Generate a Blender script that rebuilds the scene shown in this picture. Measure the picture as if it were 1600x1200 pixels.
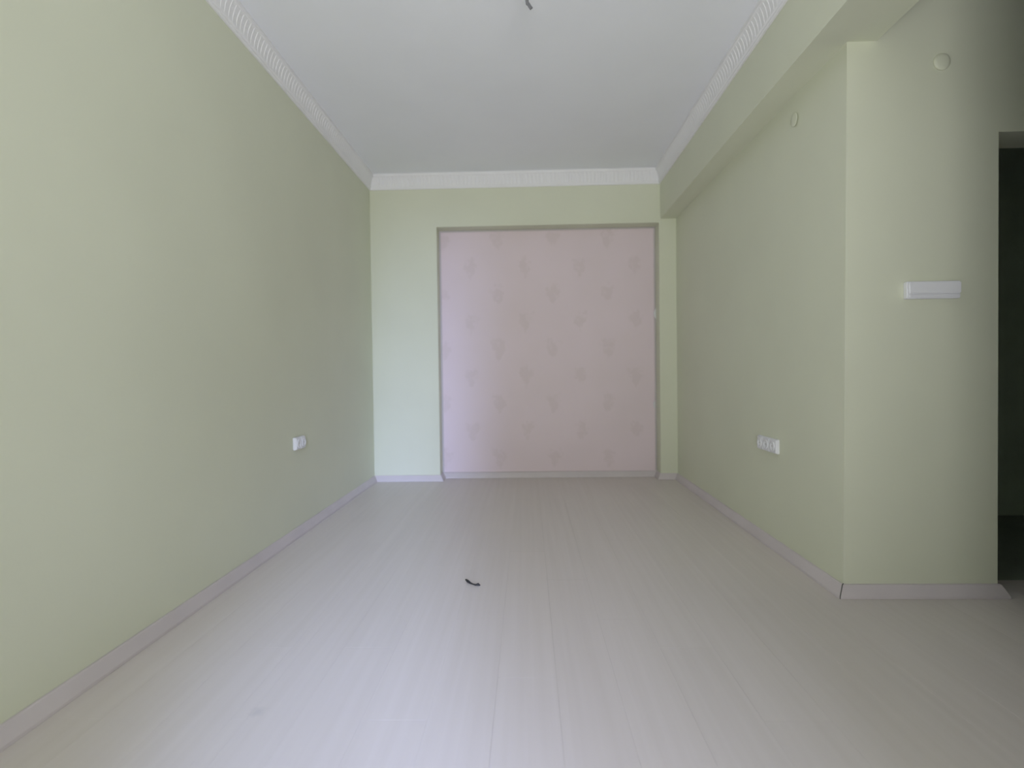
import bpy, bmesh, math, random
from mathutils import Vector, Matrix

random.seed(7)
for o in list(bpy.data.objects):
    bpy.data.objects.remove(o)
scene = bpy.context.scene
COL = scene.collection

# ------------------------------------------------------------------ camera
CAM_H, F_PX = 1.0, 860.0
YAW, PITCH, ROLL = 0.0287, -0.0181, -0.0133


def cam_axes():
    cy, sy = math.cos(YAW), math.sin(YAW)
    f = Vector((-sy * math.cos(PITCH), cy * math.cos(PITCH), math.sin(PITCH)))
    r = Vector((cy, sy, 0))
    u = r.cross(f)
    c, s = math.cos(ROLL), math.sin(ROLL)
    return r * c + u * s, u * c - r * s, f


CR, CU, CF = cam_axes()
cam_data = bpy.data.cameras.new('camera')
cam_data.sensor_fit = 'HORIZONTAL'
cam_data.sensor_width = 36.0
cam_data.lens = F_PX / 1600.0 * 36.0
cam_data.clip_start = 0.02
cam_data.dof.use_dof = True
cam_data.dof.focus_distance = 2.3
cam_data.dof.aperture_fstop = 1.6
cam = bpy.data.objects.new('camera', cam_data)
COL.objects.link(cam)
M4 = Matrix.Identity(4)
for i in range(3):
    M4[i][0], M4[i][1], M4[i][2] = CR[i], CU[i], -CF[i]
M4[2][3] = CAM_H
cam.matrix_world = M4
scene.camera = cam


def at(px, py, axis, value):
    """point where the ray of a photo pixel meets the plane axis = value"""
    d = CR * ((px - 800) / F_PX) + CU * ((600 - py) / F_PX) + CF
    o = Vector((0, 0, CAM_H))
    return o + d * ((value - o[axis]) / d[axis])


# ------------------------------------------------------------------ light
# overcast daylight comes in through the open balcony doorway behind the camera
world = bpy.data.worlds.new('overcast_sky')
scene.world = world
world.use_nodes = True
bg = world.node_tree.nodes['Background']
bg.inputs[0].default_value = (0.80, 0.90, 1.0, 1)
bg.inputs[1].default_value = 0.25


def area(name, loc, direction, sx, sy, power, color, spread=180):
    d = bpy.data.lights.new(name, 'AREA')
    d.shape = 'RECTANGLE'
    d.size, d.size_y = sx, sy
    d.energy = power
    d.color = color
    d.spread = math.radians(spread)
    o = bpy.data.objects.new(name, d)
    COL.objects.link(o)
    o.location = loc
    o.rotation_euler = Vector(direction).to_track_quat('-Z', 'Z').to_euler()
    return o


# soft daylight in the balcony doorway
area('doorway_daylight', (0.05, -1.75, 0.85), (-0.30, 1, 0.60), 0.80, 1.5, 79, (0.99, 0.985, 0.975), 128)
# the open strip of sky that the balcony faces
area('sky_gap_daylight', (3.0, -13.0, 5.2), (-0.22, 1, -0.25), 1.2, 9.0, 3750, (0.47, 0.58, 1.0))
# open sky above the roofs across the street
area('open_sky_daylight', (0.4, -13.0, 10.5), (0, 1, -0.75), 4.6, 9.0, 3450, (0.54, 0.60, 1.0))

scene.view_settings.view_transform = 'Standard'
scene.view_settings.look = 'None'
scene.view_settings.gamma = 1.0
scene.view_settings.use_curve_mapping = False
scene.view_settings.exposure = 0.0

# ------------------------------------------------------------------ sizes (metres)
XL, XR, D = -1.462, 1.390, 5.162          # left wall, right wall, far wall
YC = 2.451                                # face of the wall with the doorway
XA1, XA2, ZA, RA = -0.837, 1.232, 2.386, 0.15   # recess in the far wall
XB, XB2, ZB = 1.246, 1.527, 2.419         # ceiling beam
XD, ZD, XD2, TW = 2.043, 2.016, 2.90, 0.185     # doorway
HC = 2.875                                # ceiling
XS, YR = 4.20, -1.0                       # side wall, rear wall
YH = 3.80                                 # far wall of the hall
OX1, OX2, OZ = -0.29, 0.56, 2.15          # balcony doorway


# ------------------------------------------------------------------ materials
def new_mat(name, rough=0.6):
    m = bpy.data.materials.new(name)
    m.use_nodes = True
    nt = m.node_tree
    b = nt.nodes['Principled BSDF']
    b.inputs['Roughness'].default_value = rough
    return m, nt, b


def noise(nt, scale, detail=3, coord='Object', vscale=None):
    tc = nt.nodes.new('ShaderNodeTexCoord')
    n = nt.nodes.new('ShaderNodeTexNoise')
    n.inputs['Scale'].default_value = scale
    n.inputs['Detail'].default_value = detail
    src = tc.outputs[coord]
    if vscale:
        mp = nt.nodes.new('ShaderNodeMapping')
        mp.inputs['Scale'].default_value = vscale
        nt.links.new(src, mp.inputs[0])
        src = mp.outputs[0]
    nt.links.new(src, n.inputs['Vector'])
    return n.outputs['Fac']


def ramp(nt, fac, c0, c1, p0=0.3, p1=0.7):
    r = nt.nodes.new('ShaderNodeValToRGB')
    r.color_ramp.elements[0].position = p0
    r.color_ramp.elements[1].position = p1
    r.color_ramp.elements[0].color = (*c0, 1)
    r.color_ramp.elements[1].color = (*c1, 1)
    nt.links.new(fac, r.inputs[0])
    return r.outputs[0]


def bump(nt, b, fac, strength, dist=0.001):
    n = nt.nodes.new('ShaderNodeBump')
    n.inputs['Strength'].default_value = strength
    n.inputs['Distance'].default_value = dist
    nt.links.new(fac, n.inputs['Height'])
    nt.links.new(n.outputs[0], b.inputs['Normal'])


def plain(name, c, rough=0.6, var=0.03, scale=6.0, bump_scale=None, bump_s=0.2):
    m, nt, b = new_mat(name, rough)
    c0 = tuple(x * (1 - var) for x in c)
    c1 = tuple(min(1, x * (1 + var)) for x in c)
    nt.links.new(ramp(nt, noise(nt, scale), c0, c1), b.inputs['Base Color'])
    if bump_scale:
        bump(nt, b, noise(nt, bump_scale, 4), bump_s)
    return m


WALL = plain('pale_green_paint', (0.735, 0.76, 0.605), 0.75, 0.02, 1.5, 90, 0.25)
CEIL = plain('white_ceiling_paint', (0.91, 0.930, 0.975), 0.85, 0.015, 2.0, 120, 0.2)
PLASTER = plain('white_cornice_plaster', (0.90, 0.90, 0.91), 0.7, 0.01, 8)
SKIRT = plain('pinkish_white_skirting', (0.66, 0.61, 0.62), 0.45, 0.04, 4)
SKIRT_END = plain('dark_skirting_joint', (0.10, 0.10, 0.09), 0.8)
PLASTIC = plain('white_plastic', (0.86, 0.87, 0.90), 0.35, 0.01, 5)
HOLE = plain('dark_socket_hole', (0.05, 0.05, 0.05), 0.6)
BARE = plain('bare_recess_plaster', (0.60, 0.56, 0.55), 0.8, 0.02, 3)
HALLWALL = plain('hall_wall_paint', (0.62, 0.72, 0.56), 0.6, 0.08, 3)  # plain pale green hall wall, tone guessed
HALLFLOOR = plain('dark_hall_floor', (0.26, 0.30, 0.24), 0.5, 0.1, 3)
CABLE = plain('grey_cable_sheath', (0.16, 0.16, 0.17), 0.5)
SCRAP = plain('black_rubber_scrap', (0.028, 0.028, 0.030), 0.6, 0.2, 60)
PAPERW = plain('white_torn_paper', (0.92, 0.92, 0.95), 0.35)
SUB = plain('grey_underlay', (0.40, 0.38, 0.36), 0.9)
FRAME = plain('white_door_frame', (0.82, 0.82, 0.82), 0.4)


def make_plank_material():
    m, nt, b = new_mat('pale_laminate', 0.42)
    L = nt.links
    geo = nt.nodes.new('ShaderNodeNewGeometry')
    mp = nt.nodes.new('ShaderNodeMapping')
    mp.inputs['Scale'].default_value = (34, 0.8, 1)
    L.new(geo.outputs['Position'], mp.inputs[0])
    n = nt.nodes.new('ShaderNodeTexNoise')
    n.inputs['Scale'].default_value = 1.0
    n.inputs['Detail'].default_value = 5
    L.new(mp.outputs[0], n.inputs['Vector'])
    col = ramp(nt, n.outputs['Fac'], (0.700, 0.648, 0.612), (0.735, 0.683, 0.652), 0.30, 0.70)
    # every plank is a touch lighter or darker
    oi = nt.nodes.new('ShaderNodeObjectInfo')
    mr = nt.nodes.new('ShaderNodeMapRange')
    mr.inputs['To Min'].default_value = 0.988
    mr.inputs['To Max'].default_value = 1.01
    L.new(oi.outputs['Random'], mr.inputs['Value'])
    mul = nt.nodes.new('ShaderNodeVectorMath')
    mul.operation = 'SCALE'
    L.new(col, mul.inputs[0])
    L.new(mr.outputs[0], mul.inputs['Scale'])
    # a small grey scuff on the floor
    p = at(402, 1112, 2, 0.0)
    dist = nt.nodes.new('ShaderNodeVectorMath')
    dist.operation = 'DISTANCE'
    dist.inputs[1].default_value = p
    L.new(geo.outputs['Position'], dist.inputs[0])
    n2 = nt.nodes.new('ShaderNodeTexNoise')
    n2.inputs['Scale'].default_value = 60
    L.new(geo.outputs['Position'], n2.inputs['Vector'])
    add = nt.nodes.new('ShaderNodeMath')
    add.operation = 'MULTIPLY_ADD'
    L.new(n2.outputs['Fac'], add.inputs[0])
    add.inputs[1].default_value = 0.03
    L.new(dist.outputs['Value'], add.inputs[2])
    mr2 = nt.nodes.new('ShaderNodeMapRange')
    mr2.inputs['From Min'].default_value = 0.018
    mr2.inputs['From Max'].default_value = 0.045
    mr2.inputs['To Min'].default_value = 0.25
    mr2.inputs['To Max'].default_value = 0.0
    L.new(add.outputs[0], mr2.inputs['Value'])
    mix = nt.nodes.new('ShaderNodeMix')
    mix.data_type = 'RGBA'
    L.new(mr2.outputs[0], mix.inputs['Factor'])
    L.new(mul.outputs[0], mix.inputs['A'])
    mix.inputs['B'].default_value = (0.33, 0.34, 0.36, 1)
    L.new(mix.outputs['Result'], b.inputs['Base Color'])
    return m


PLANK = make_plank_material()


def make_wallpaper_material(x_ref, z_ref, sx, sz):
    """pale pink paper with rows of faint small bouquets, every other column half a step lower"""
    m, nt, b = new_mat('pink_wallpaper', 0.55)
    L = nt.links

    def math_node(op, a, c=None, d=None):
        n = nt.nodes.new('ShaderNodeMath')
        n.operation = op
        for k, v in enumerate((a, c, d)):
            if v is None:
                continue
            if isinstance(v, (int, float)):
                n.inputs[k].default_value = v
            else:
                L.new(v, n.inputs[k])
        return n.outputs[0]

    geo = nt.nodes.new('ShaderNodeNewGeometry')
    nz = nt.nodes.new('ShaderNodeTexNoise')
    nz.inputs['Scale'].default_value = 22
    nz.inputs['Detail'].default_value = 3
    L.new(geo.outputs['Position'], nz.inputs['Vector'])
    sep = nt.nodes.new('ShaderNodeSeparateXYZ')
    L.new(geo.outputs['Position'], sep.inputs[0])
    u = math_node('DIVIDE', math_node('SUBTRACT', sep.outputs['X'], x_ref), sx)
    col = math_node('ROUND', u)
    odd = math_node('MULTIPLY', math_node('ABSOLUTE', math_node('MODULO', col, 2.0)), 0.5)
    v = math_node('ADD', math_node('DIVIDE', math_node('SUBTRACT', sep.outputs['Z'], z_ref), sz), odd)
    du = math_node('MULTIPLY', math_node('SUBTRACT', u, col), sx)
    dv = math_node('MULTIPLY', math_node('SUBTRACT', v, math_node('ROUND', v)), sz)
    # a bouquet: wide head above, pointed stalk below
    w = math_node('MULTIPLY_ADD', dv, 0.35, 0.055)
    hx = math_node('DIVIDE', du, w)
    hz = math_node('DIVIDE', dv, 0.085)
    r2 = math_node('ADD', math_node('MULTIPLY', hx, hx), math_node('MULTIPLY', hz, hz))
    r2 = math_node('ADD', r2, math_node('MULTIPLY', math_node('SUBTRACT', nz.outputs['Fac'], 0.5), 5.0))
    mr = nt.nodes.new('ShaderNodeMapRange')
    mr.interpolation_type = 'SMOOTHSTEP'
    mr.inputs['From Min'].default_value = 0.1
    mr.inputs['From Max'].default_value = 1.5
    mr.inputs['To Min'].default_value = 1.0
    mr.inputs['To Max'].default_value = 0.0
    L.new(r2, mr.inputs['Value'])
    base = ramp(nt, noise(nt, 1.8, 2), (0.775, 0.665, 0.690), (0.805, 0.690, 0.730), 0.3, 0.7)
    mix = nt.nodes.new('ShaderNodeMix')
    mix.data_type = 'RGBA'
    L.new(math_node('MULTIPLY', mr.outputs[0], 0.30), mix.inputs['Factor'])
    L.new(base, mix.inputs['A'])
    mix.inputs['B'].default_value = (0.640, 0.545, 0.535, 1)
    L.new(mix.outputs['Result'], b.inputs['Base Color'])
    return m


# ------------------------------------------------------------------ mesh helpers
def add_box(bm, x0, x1, y0, y1, z0, z1, bevel=0.0):
    t = bmesh.new()
    bmesh.ops.create_cube(t, size=1)
    for v in t.verts:
        v.co = Vector(((x0 + x1) / 2 + v.co.x * (x1 - x0), (y0 + y1) / 2 + v.co.y * (y1 - y0),
                       (z0 + z1) / 2 + v.co.z * (z1 - z0)))
    if bevel:
        bmesh.ops.bevel(t, geom=t.edges[:], offset=bevel, segments=2, affect='EDGES')
    me = bpy.data.meshes.new('tmp')
    t.to_mesh(me)
    t.free()
    bm.from_mesh(me)
    bpy.data.meshes.remove(me)


def add_tube(bm, pts, radii, seg=8):
    rings = []
    n = len(pts)
    for i, p in enumerate(pts):
        d = (pts[min(i + 1, n - 1)] - pts[max(i - 1, 0)]).normalized()
        a = d.cross(Vector((0, 0, 1)))
        if a.length < 1e-4:
            a = Vector((1, 0, 0))
        a.normalize()
        c = d.cross(a)
        r = radii[i] if isinstance(radii, (list, tuple)) else radii
        rings.append([bm.verts.new(p + a * (r * math.cos(k * math.tau / seg)) + c * (r * math.sin(k * math.tau / seg)))
                      for k in range(seg)])
    for q, w in zip(rings, rings[1:]):
        for k in range(seg):
            bm.faces.new((q[k], q[(k + 1) % seg], w[(k + 1) % seg], w[k]))
    bm.faces.new(rings[0][::-1])
    bm.faces.new(rings[-1])


def add_lathe(bm, prof, seg=28, axis='Z', loc=(0, 0, 0), mat=None):
    """prof: (radius, height) pairs, spun about local Z, then moved by mat"""
    rings = []
    mat = mat or Matrix.Identity(4)
    for r, z in prof:
        if r < 1e-6:
            rings.append([bm.verts.new(mat @ Vector((0, 0, z)))])
        else:
            rings.append([bm.verts.new(mat @ Vector((r * math.cos(k * math.tau / seg), r * math.sin(k * math.tau / seg), z)))
                          for k in range(seg)])
    for q, w in zip(rings, rings[1:]):
        for k in range(seg):
            k2 = (k + 1) % seg
            if len(q) == 1 and len(w) == 1:
                continue
            if len(q) == 1:
                bm.faces.new((q[0], w[k], w[k2]))
            elif len(w) == 1:
                bm.faces.new((q[k], q[k2], w[0]))
            else:
                bm.faces.new((q[k], q[k2], w[k2], w[k]))


def link(name, bm, mat, parent=None, smooth=False):
    bmesh.ops.recalc_face_normals(bm, faces=bm.faces[:])
    me = bpy.data.meshes.new(name)
    bm.to_mesh(me)
    bm.free()
    me.materials.append(mat)
    if smooth:
        for f in me.polygons:
            f.use_smooth = True
    o = bpy.data.objects.new(name, me)
    COL.objects.link(o)
    if parent:
        o.parent = parent
    return o


def tag(o, label, cat, group=None, kind=None):
    o['label'] = label
    o['category'] = cat
    if group:
        o['group'] = group
    if kind:
        o['kind'] = kind
    return o


def struct(name, boxes, mat, label, cat):
    bm = bmesh.new()
    for b in boxes:
        add_box(bm, *b)
    return tag(link(name, bm, mat), label, cat, kind='structure')


def empty(name, loc):
    o = bpy.data.objects.new(name, None)
    o.empty_display_size = 0.05
    COL.objects.link(o)
    o.location = loc
    return o


# ------------------------------------------------------------------ the room
ZF = -0.05
struct('wall_left', [(XL - 0.15, XL, YR, D, ZF, HC)], WALL,
       'long pale green painted wall with a single small double socket low down', 'wall')
struct('wall_back_left', [(XL - 0.15, XA1, D, D + 0.35, ZF, HC)], WALL,
       'pale green end wall between the long wall and the pink papered recess', 'wall')
struct('wall_back_right', [(XA2, XB2, D, D + 0.35, ZF, HC)], WALL,
       'narrow pale green strip of end wall between the pink recess and the socket wall', 'wall')
struct('wall_back_top', [(XA1, XA2, D, D + 0.35, ZA, HC)], WALL,
       'pale green end wall over the pink papered recess', 'wall')
struct('wall_recess', [(XA1, XA2, D + RA, D + 0.35, ZF, ZA)], BARE,
       'bare back of the shallow recess behind the pink wallpaper', 'wall')

# right wall: its free end stands a few millimetres out of plumb
bm = bmesh.new()
add_box(bm, XR, XB2, YC, D, ZF, ZB)
for v in bm.verts:
    if v.co.x < XR + 0.01 and v.co.y < YC + 0.01:
        v.co.x += 0.010 if v.co.z > 1 else -0.012
tag(link('wall_right', bm, WALL), 'pale green wall under the ceiling beam, with the triple socket', 'wall', kind='structure')

struct('wall_beam', [(XB, XB2, YR, D, ZB, HC)], WALL,
       'pale green ceiling beam running along the room above the right wall', 'beam')
struct('wall_doorway', [(XB2, XD, YC, YC + TW, ZF, HC), (XD, XD2, YC, YC + TW, ZD, HC),
                        (XD2, XS, YC, YC + TW, ZF, HC)], WALL,
       'grey-green wall pierced by the dark doorway, facing the balcony side', 'wall')
struct('wall_shade_partition', [(XB + 0.02, XB2 - 0.02, YR, 0.95, ZF, ZB)], WALL,  # out of view, added to keep daylight off the doorway wall
       'unseen pale green partition under the beam, added to shade the doorway side', 'wall')
struct('wall_side', [(XS, XS + 0.15, YR, YH + 0.15, ZF, HC)], WALL,
       'pale green side wall of the area before the dark doorway', 'wall')
struct('wall_rear', [(XL - 0.15, OX1, YR - 0.2, YR, ZF, HC), (OX2, XS + 0.15, YR - 0.2, YR, ZF, HC),
                     (OX1, OX2, YR - 0.2, YR, OZ, HC)], WALL,
       'pale green wall with the open balcony doorway', 'wall')
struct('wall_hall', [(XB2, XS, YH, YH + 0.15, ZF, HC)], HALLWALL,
       'plain far wall of the hall seen through the doorway', 'wall')
struct('ceiling', [(XL - 0.15, XS + 0.15, YR - 0.2, D + 0.35, HC, HC + 0.15)], CEIL,
       'flat white painted ceiling', 'ceiling')
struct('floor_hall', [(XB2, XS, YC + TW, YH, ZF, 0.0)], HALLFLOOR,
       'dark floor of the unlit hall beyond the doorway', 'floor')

# door frame of the balcony doorway, behind the camera
fr = 0.05
struct('door_1', [(OX1, OX1 + fr, YR - 0.19, YR - 0.12, 0.0, OZ), (OX2 - fr, OX2, YR - 0.19, YR - 0.12, 0.0, OZ),
                  (OX1 + fr, OX2 - fr, YR - 0.19, YR - 0.12, OZ - fr, OZ)], FRAME,
       'white frame of the open balcony doorway', 'door frame')

# ------------------------------------------------------------------ floor of laminate planks
floor = struct('floor', [(XL, XS, YR - 0.2, YC + TW, -0.06, -0.0085),
                         (XL, XB2, YC + TW, D + RA, -0.06, -0.0085)], SUB,
               'pale beige laminate floor with faint lengthwise grain', 'floor')
PW, PL, PT = 0.193, 1.285, 0.008
plank_cache = {}


def plank_mesh(w, l):
    key = (round(w, 4), round(l, 4))
    if key not in plank_cache:
        g = 0.0001
        c = 0.0003
        me = bpy.data.meshes.new('plank')
        x, y = w / 2 - g, l / 2 - g
        vs = [(-x, -y, -PT), (x, -y, -PT), (x, y, -PT), (-x, y, -PT),
              (-x, -y, -c), (x, -y, -c), (x, y, -c), (-x, y, -c),
              (-x + c, -y + c, 0), (x - c, -y + c, 0), (x - c, y - c, 0), (-x + c, y - c, 0)]
        fs = [(8, 9, 10, 11)]
        for a in (0, 4):
            for k in range(4):
                k2 = (k + 1) % 4
                fs.append((a + k, a + k2, a + 4 + k2, a + 4 + k))
        me.from_pydata(vs, [], fs)
        me.materials.append(PLANK)
        plank_cache[key] = me
    return plank_cache[key]


def lay_row(x0, x1, y0, y1, k):
    y = y0 - (0.0, 0.43, 0.86)[k % 3]
    while y < y1 - 1e-3:
        a, b = max(y, y0), min(y + PL, y1)
        if b - a > 0.02:
            o = bpy.data.objects.new('plank', plank_mesh(x1 - x0, b - a))
            COL.objects.link(o)
            o.location = ((x0 + x1) / 2, (a + b) / 2, 0)
            o.parent = floor
        y += PL


edges = [XL]
while edges[-1] < XR - 1e-3:
    edges.append(min(edges[-1] + PW, XR))
cuts = sorted(set(edges + [XA1, XA2]))
# rows that would be slivers beside the recess are merged
rows = []
for a, b in zip(cuts, cuts[1:]):
    rows.append((a, b))
for k, (a, b) in enumerate(rows):
    mid = (a + b) / 2
    lay_row(a, b, YR - 0.2 if OX1 < mid < OX2 else YR, D + RA if XA1 < mid < XA2 else D, k)
edges = [XR]
while edges[-1] < XS - 1e-3:
    edges.append(min(edges[-1] + PW, XS))
cuts = sorted(set(edges + [XD, XD2]))
for k, (a, b) in enumerate(zip(cuts, cuts[1:])):
    lay_row(a, b, YR, YC + TW if XD < (a + b) / 2 < XD2 else YC, k)

# ------------------------------------------------------------------ skirting boards
SK = [(0.0, 0.0), (0.032, 0.0), (0.031, 0.010), (0.016, 0.040), (0.010, 0.052), (0.005, 0.055), (0.0, 0.055)]


def skirting(name, p0, p1, nrm, m0, m1, label, mat=SKIRT):
    """p0, p1 on the wall line; nrm points into the room; m0/m1 mitre: +1 outer corner, -1 inner, 0 square"""
    p0, p1, nrm = Vector((*p0, 0)), Vector((*p1, 0)), Vector((*nrm, 0))
    d = (p1 - p0).normalized()
    bm = bmesh.new()
    r0 = [bm.verts.new(p0 + nrm * (t + 0.0005) - d * (m0 * t) + Vector((0, 0, z + 0.0005))) for t, z in SK]
    r1 = [bm.verts.new(p1 + nrm * (t + 0.0005) + d * (m1 * t) + Vector((0, 0, z + 0.0005))) for t, z in SK]
    n = len(SK)
    for k in range(n):
        bm.faces.new((r0[k], r0[(k + 1) % n], r1[(k + 1) % n], r1[k]))
    bm.faces.new(r0)
    bm.faces.new(r1[::-1])
    return tag(link(name, bm, mat), label, 'skirting board', kind='structure')


skirting('baseboard_left', (XL, YR), (XL, D), (1, 0), -1, -1, 'long pinkish white skirting board along the left green wall')
skirting('baseboard_back', (XL, D), (XA1, D), (0, -1), -1, 1, 'short bright skirting board left of the pink recess')
skirting('baseboard_recess_side', (XA1, D), (XA1, D + RA), (1, 0), 1, -1, 'tiny skirting return at the left side of the recess')
skirting('baseboard_recess', (XA1, D + RA), (XA2, D + RA), (0, -1), -1, -1, 'skirting board along the foot of the pink wallpaper')
skirting('baseboard_recess_return', (XA2, D + RA), (XA2, D), (-1, 0), -1, 1, 'tiny skirting return at the right side of the recess')
skirting('baseboard_corner', (XA2, D), (XR, D), (0, -1), 1, -1, 'very short skirting board right of the pink recess')
skirting('baseboard_right', (XR, D), (XR - 0.012, YC), (-1, 0), -1, 1, 'skirting board along the wall with the triple socket')
skirting('baseboard_doorway', (XR - 0.010, YC), (XD, YC), (0, -1), 1, 1, 'short skirting board with a dark joint beside the doorway')
skirting('baseboard_jamb', (XD, YC), (XD, YC + TW), (1, 0), 1, 0, 'skirting return inside the doorway')
# open mitre joint at the free corner
bm = bmesh.new()
add_tube(bm, [Vector((XR - 0.0105 - t, YC + 0.0005 - t, z + 0.001)) for t, z in SK[1:]], 0.0022, 6)
tag(link('trim_1', bm, SKIRT_END), 'dark open joint where two skirting boards meet at the wall corner', 'joint', kind='structure')

# ------------------------------------------------------------------ cornice
CO = [(0.0, -0.135), (0.010, -0.135), (0.014, -0.128), (0.014, -0.120), (0.019, -0.112), (0.022, -0.085),
      (0.028, -0.060), (0.038, -0.036), (0.044, -0.026), (0.050, -0.022), (0.052, -0.010), (0.052, 0.0), (0.0, 0.0)]


def cornice(name, p0, p1, nrm, m0, m1, label, rise=0.0028):
    p0, p1, nrm = Vector((*p0, HC)), Vector((*p1, HC)), Vector((*nrm, 0))
    L = (p1 - p0).length
    d = (p1 - p0).normalized()
    e = 0.0004
    bm = bmesh.new()
    r0 = [bm.verts.new(p0 + nrm * (t + e) - d * (m0 * t) + Vector((0, 0, z - e))) for t, z in CO]
    r1 = [bm.verts.new(p1 + nrm * (t + e) + d * (m1 * t) + Vector((0, 0, z - e))) for t, z in CO]
    n = len(CO)
    for k in range(n):
        bm.faces.new((r0[k], r0[(k + 1) % n], r1[(k + 1) % n], r1[k]))
    bm.faces.new(r0)
    bm.faces.new(r1[::-1])
    o = tag(link(name, bm, PLASTER), label, 'cornice', kind='structure')
    # rounded flutes standing on the cove
    bm = bmesh.new()
    path = CO[4:9]
    step = 0.036
    cnt = int((L - 0.12) / step)
    off = (L - (cnt - 1) * step) / 2
    for i in range(cnt):
        c = p0 + d * (off + i * step)
        rows = []
        for j, (t, z) in enumerate(path):
            f = (0.4, 1, 1, 1, 0.4)[j]
            lift = rise * f
            w = 0.0105 * (0.6 + 0.4 * f)
            rows.append([bm.verts.new(c + d * a + nrm * (t + b) + Vector((0, 0, z - b * 0.5)))
                         for a, b in ((-w, -0.001), (-w * 0.6, lift * 0.8), (w * 0.6, lift * 0.8), (w, -0.001))])
        for q, s in zip(rows, rows[1:]):
            for a in range(3):
                bm.faces.new((q[a], q[a + 1], s[a + 1], s[a]))
        bm.faces.new(rows[0])
        bm.faces.new(rows[-1])
    r = link('flutes', bm, PLASTER, o)
    r['kind'] = 'stuff'
    return o


cornice('trim_2', (XL, YR), (XL, D), (1, 0), -1, -1, 'white fluted cornice above the left green wall')
cornice('trim_3', (XL, D), (XB, D), (0, -1), -1, -1, 'white fluted cornice across the far end of the ceiling', 0.011)
cornice('trim_4', (XB, D), (XB, YR), (-1, 0), -1, -1, 'white fluted cornice along the ceiling beam')

# ------------------------------------------------------------------ pink papered panel in the recess
YP = D + RA - 0.012
m0 = at(736, 505, 1, YP)
m1 = at(993, 505, 1, YP)
m2 = at(736, 590, 1, YP)
WPAPER = make_wallpaper_material(m0.x, m0.z, (m1.x - m0.x) / 6.0, m0.z - m2.z)
panel = empty('wallpaper_panel', ((XA1 + XA2) / 2, D + RA - 0.006, 0.0565))
bm = bmesh.new()
pw = (XA2 - XA1) / 2 - 0.018
add_box(bm, -pw, pw, -0.006, 0.0055, 0.0, ZA - 0.0565 - 0.018)
link('paper_sheet', bm, WPAPER, panel)
tag(panel, 'large pale pink wallpapered panel with faint bouquets filling the recess', 'wall panel')
for px, py, hh, ww in ((1023.0, 490, 0.11, 0.030), (1022, 632, 0.08, 0.022)):
    p = at(px, py, 1, YP) - Vector(panel.location)
    bm = bmesh.new()
    cols = []
    for j in range(9):
        s = j / 8
        z = p.z + (s - 0.5) * hh
        w = ww * math.sin(math.pi * s) ** 0.8 + 0.0005
        row = []
        for k in range(5):
            a = k / 4 * 1.3
            row.append(bm.verts.new((p.x + ww * 0.5 - w * math.sin(a) / 0.96, -0.0065 - w * (1 - math.cos(a)) * 0.9 - 0.0002 * k, z)))
        cols.append(row)
    for q, s in zip(cols, cols[1:]):
        for k in range(4):
            bm.faces.new((q[k], q[k + 1], s[k + 1], s[k]))
    o = link('peeled_edge', bm, PAPERW, panel, True)
    so = o.modifiers.new('thickness', 'SOLIDIFY')
    so.thickness = 0.0008
    o['label'] = 'small white torn curl at the edge of the pink paper'


# ------------------------------------------------------------------ sockets
def socket_unit(name, origin, along, out, n, label, cell=0.080, hgt=0.080, dep=0.022):
    """row of n surface sockets; origin = lower corner on the wall, along = unit vector of the row, out = wall normal"""
    root = empty(name, origin)
    A, N = Vector(along), Vector(out)
    up = Vector((0, 0, 1))
    B = Matrix((A, up, N)).transposed().to_4x4()

    def place(bm):
        bm.transform(B)

    bm = bmesh.new()
    add_box(bm, 0, n * cell, 0, hgt, 0.0008, dep, 0.003)
    place(bm)
    link('back_box', bm, PLASTIC, root)
    for k in range(n):
        cx, cy = (k + 0.5) * cell, hgt / 2
        bm = bmesh.new()
        add_box(bm, cx - cell * 0.46, cx + cell * 0.46, cy - hgt * 0.45, cy + hgt * 0.45, dep - 0.002, dep + 0.006, 0.002)
        place(bm)
        face = link('face_plate', bm, PLASTIC, root)
        bm = bmesh.new()
        add_lathe(bm, [(0.0265, 0.003), (0.0265, 0.013), (0.0215, 0.013), (0.0195, 0.0068), (0, 0.0068)], 24,
                  mat=Matrix.Translation((cx, cy, dep - 0.001)))
        place(bm)
        link('socket_well', bm, PLASTIC, face, True)
        for s in (-1, 1):
            bm = bmesh.new()
            add_lathe(bm, [(0.0026, 0.0060), (0.0026, 0.0074), (0, 0.0074)], 10,
                      mat=Matrix.Translation((cx + s * 0.0095, cy, dep - 0.001)))
            place(bm)
            link('pin_hole', bm, HOLE, face)
    return root


a = at(457.5, 704, 0, XL)
tag(socket_unit('wall_socket', (XL, a.y, a.z), (0, 1, 0), (1, 0, 0), 2, '', 0.072, 0.078, 0.018),
    'small white double socket low on the long left wall', 'socket')
a = at(1220.5, 710, 0, XR)
tag(socket_unit('wall_socket', (XR - 0.004, a.y, a.z), (0, 1, 0), (-1, 0, 0), 3, '', 0.084, 0.080, 0.018),
    'white triple socket strip low on the wall under the beam', 'socket')

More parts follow.
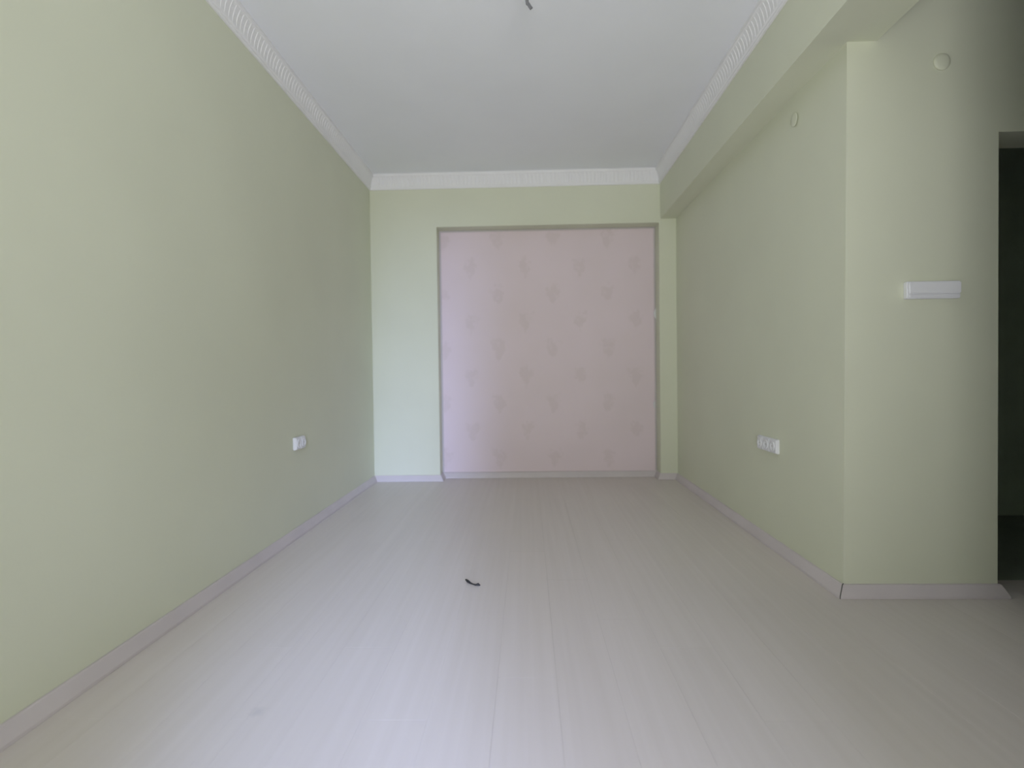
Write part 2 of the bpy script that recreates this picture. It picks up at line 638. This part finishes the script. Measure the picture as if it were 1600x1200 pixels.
# ------------------------------------------------------------------ white box beside the doorway
a = at(1411, 468, 1, YC)
b = at(1494, 440, 1, YC)
root = empty('wall_box', (a.x, YC, a.z))
W, Hh = b.x - a.x, b.z - a.z
bm = bmesh.new()
add_box(bm, 0, W, -0.026, -0.0008, 0, Hh, 0.003)
link('box_body', bm, PLASTIC, root)
bm = bmesh.new()
add_box(bm, 0.003, W - 0.003, -0.036, -0.0255, Hh * 0.26, Hh - 0.003, 0.004)
cover = link('box_cover', bm, PLASTIC, root)
bm = bmesh.new()
add_box(bm, 0.006, W - 0.006, -0.033, -0.0255, 0.004, Hh * 0.22, 0.003)
link('lower_strip', bm, PLASTIC, root)
tag(root, 'long white plastic box on the wall beside the dark doorway', 'wall box')

# ------------------------------------------------------------------ round painted junction covers
PCOVER = plain('painted_cover', (0.735, 0.76, 0.605), 0.6, 0.02, 10)


def round_cover(loc, nrm, r, label, t=1.0):
    rot = Vector((0, 0, 1)).rotation_difference(Vector(nrm)).to_matrix().to_4x4()
    bm = bmesh.new()
    add_lathe(bm, [(0.0, 0.0006), (r, 0.0006), (r, 0.006 * t), (r * 0.93, 0.011 * t), (r * 0.6, 0.014 * t), (0.0, 0.015 * t)], 32, mat=rot)
    o = link('junction_cover', bm, PCOVER, None, True)
    o.location = loc
    return tag(o, label, 'junction cover')


round_cover(at(1241, 187, 0, XR - 0.0005), (-1, 0, 0), 0.034, 'round painted junction cover high on the wall under the beam', 0.2)
round_cover(at(1471, 97, 1, YC), (0, -1, 0), 0.036, 'round painted junction cover high on the wall above the white box', 0.75)

# ------------------------------------------------------------------ loose cable end at the ceiling light point
YW = 2.35
top = Vector((at(818, 0, 1, YW).x, YW, HC))
root = empty('ceiling_cable', top)
bm = bmesh.new()
add_lathe(bm, [(0.0, -0.0006), (0.045, -0.0006), (0.045, -0.008), (0.036, -0.016), (0.012, -0.019), (0.0, -0.019)], 28)
link('ceiling_rose', bm, PLASTIC, root, True)
tip = at(829.5, 14.5, 1, YW) - top
mid = at(822.5, 1, 1, YW) - top
kink = at(824.5, 7, 1, YW) - top
for off, nm in ((Vector((0, 0, 0)), 'wire'), (Vector((0.005, 0.006, 0.008)), 'wire')):
    bm = bmesh.new()
    pts = [Vector((0, 0, -0.017)) + off * 0.3, Vector((mid.x * 0.3, 0.004, mid.z * 0.5)) + off, mid + off, kink + off, tip + off]
    # smooth the path
    fine = []
    for i in range(len(pts) - 1):
        p0, p1, p2, p3 = pts[max(i - 1, 0)], pts[i], pts[i + 1], pts[min(i + 2, len(pts) - 1)]
        for s in range(6):
            t = s / 6
            fine.append(0.5 * ((2 * p1) + (p2 - p0) * t + (2 * p0 - 5 * p1 + 4 * p2 - p3) * t * t + (3 * p1 - p0 - 3 * p2 + p3) * t ** 3))
    fine.append(pts[-1])
    add_tube(bm, fine, 0.0042, 8)
    link(nm, bm, CABLE, root, True)
tag(root, 'short loose grey cable end hanging from the ceiling light point', 'cable')

# ------------------------------------------------------------------ dark scrap on the floor
key = [(728.0, 907.5, 0.0045), (731.5, 910.2, 0.0075), (735, 911.8, 0.0050), (739, 913.2, 0.0036), (743, 914.6, 0.0048),
       (747, 914.4, 0.0085), (750, 915.2, 0.0030)]
gp = [at(x, y + 1.0, 2, 0.0) for x, y, r in key]
base = gp[3].copy()
bm = bmesh.new()
pts, rad = [], []
for i, (g, (x, y, r)) in enumerate(zip(gp, key)):
    pts.append(g - base + Vector((0, 0, max(r, 0.003) * 0.55 + (0.005 if i == 0 else 0.002 if i == 1 else 0.0))))
    rad.append(r)
add_tube(bm, pts, rad, 8)
zmin = min(v.co.z for v in bm.verts)
for v in bm.verts:
    v.co.z = (v.co.z - zmin) * 0.8
o = link('plastic_scrap', bm, SCRAP, None, True)
o.location = base + Vector((0, 0, 0.0003))
tag(o, 'small twisted black scrap lying alone on the pale floor', 'scrap')
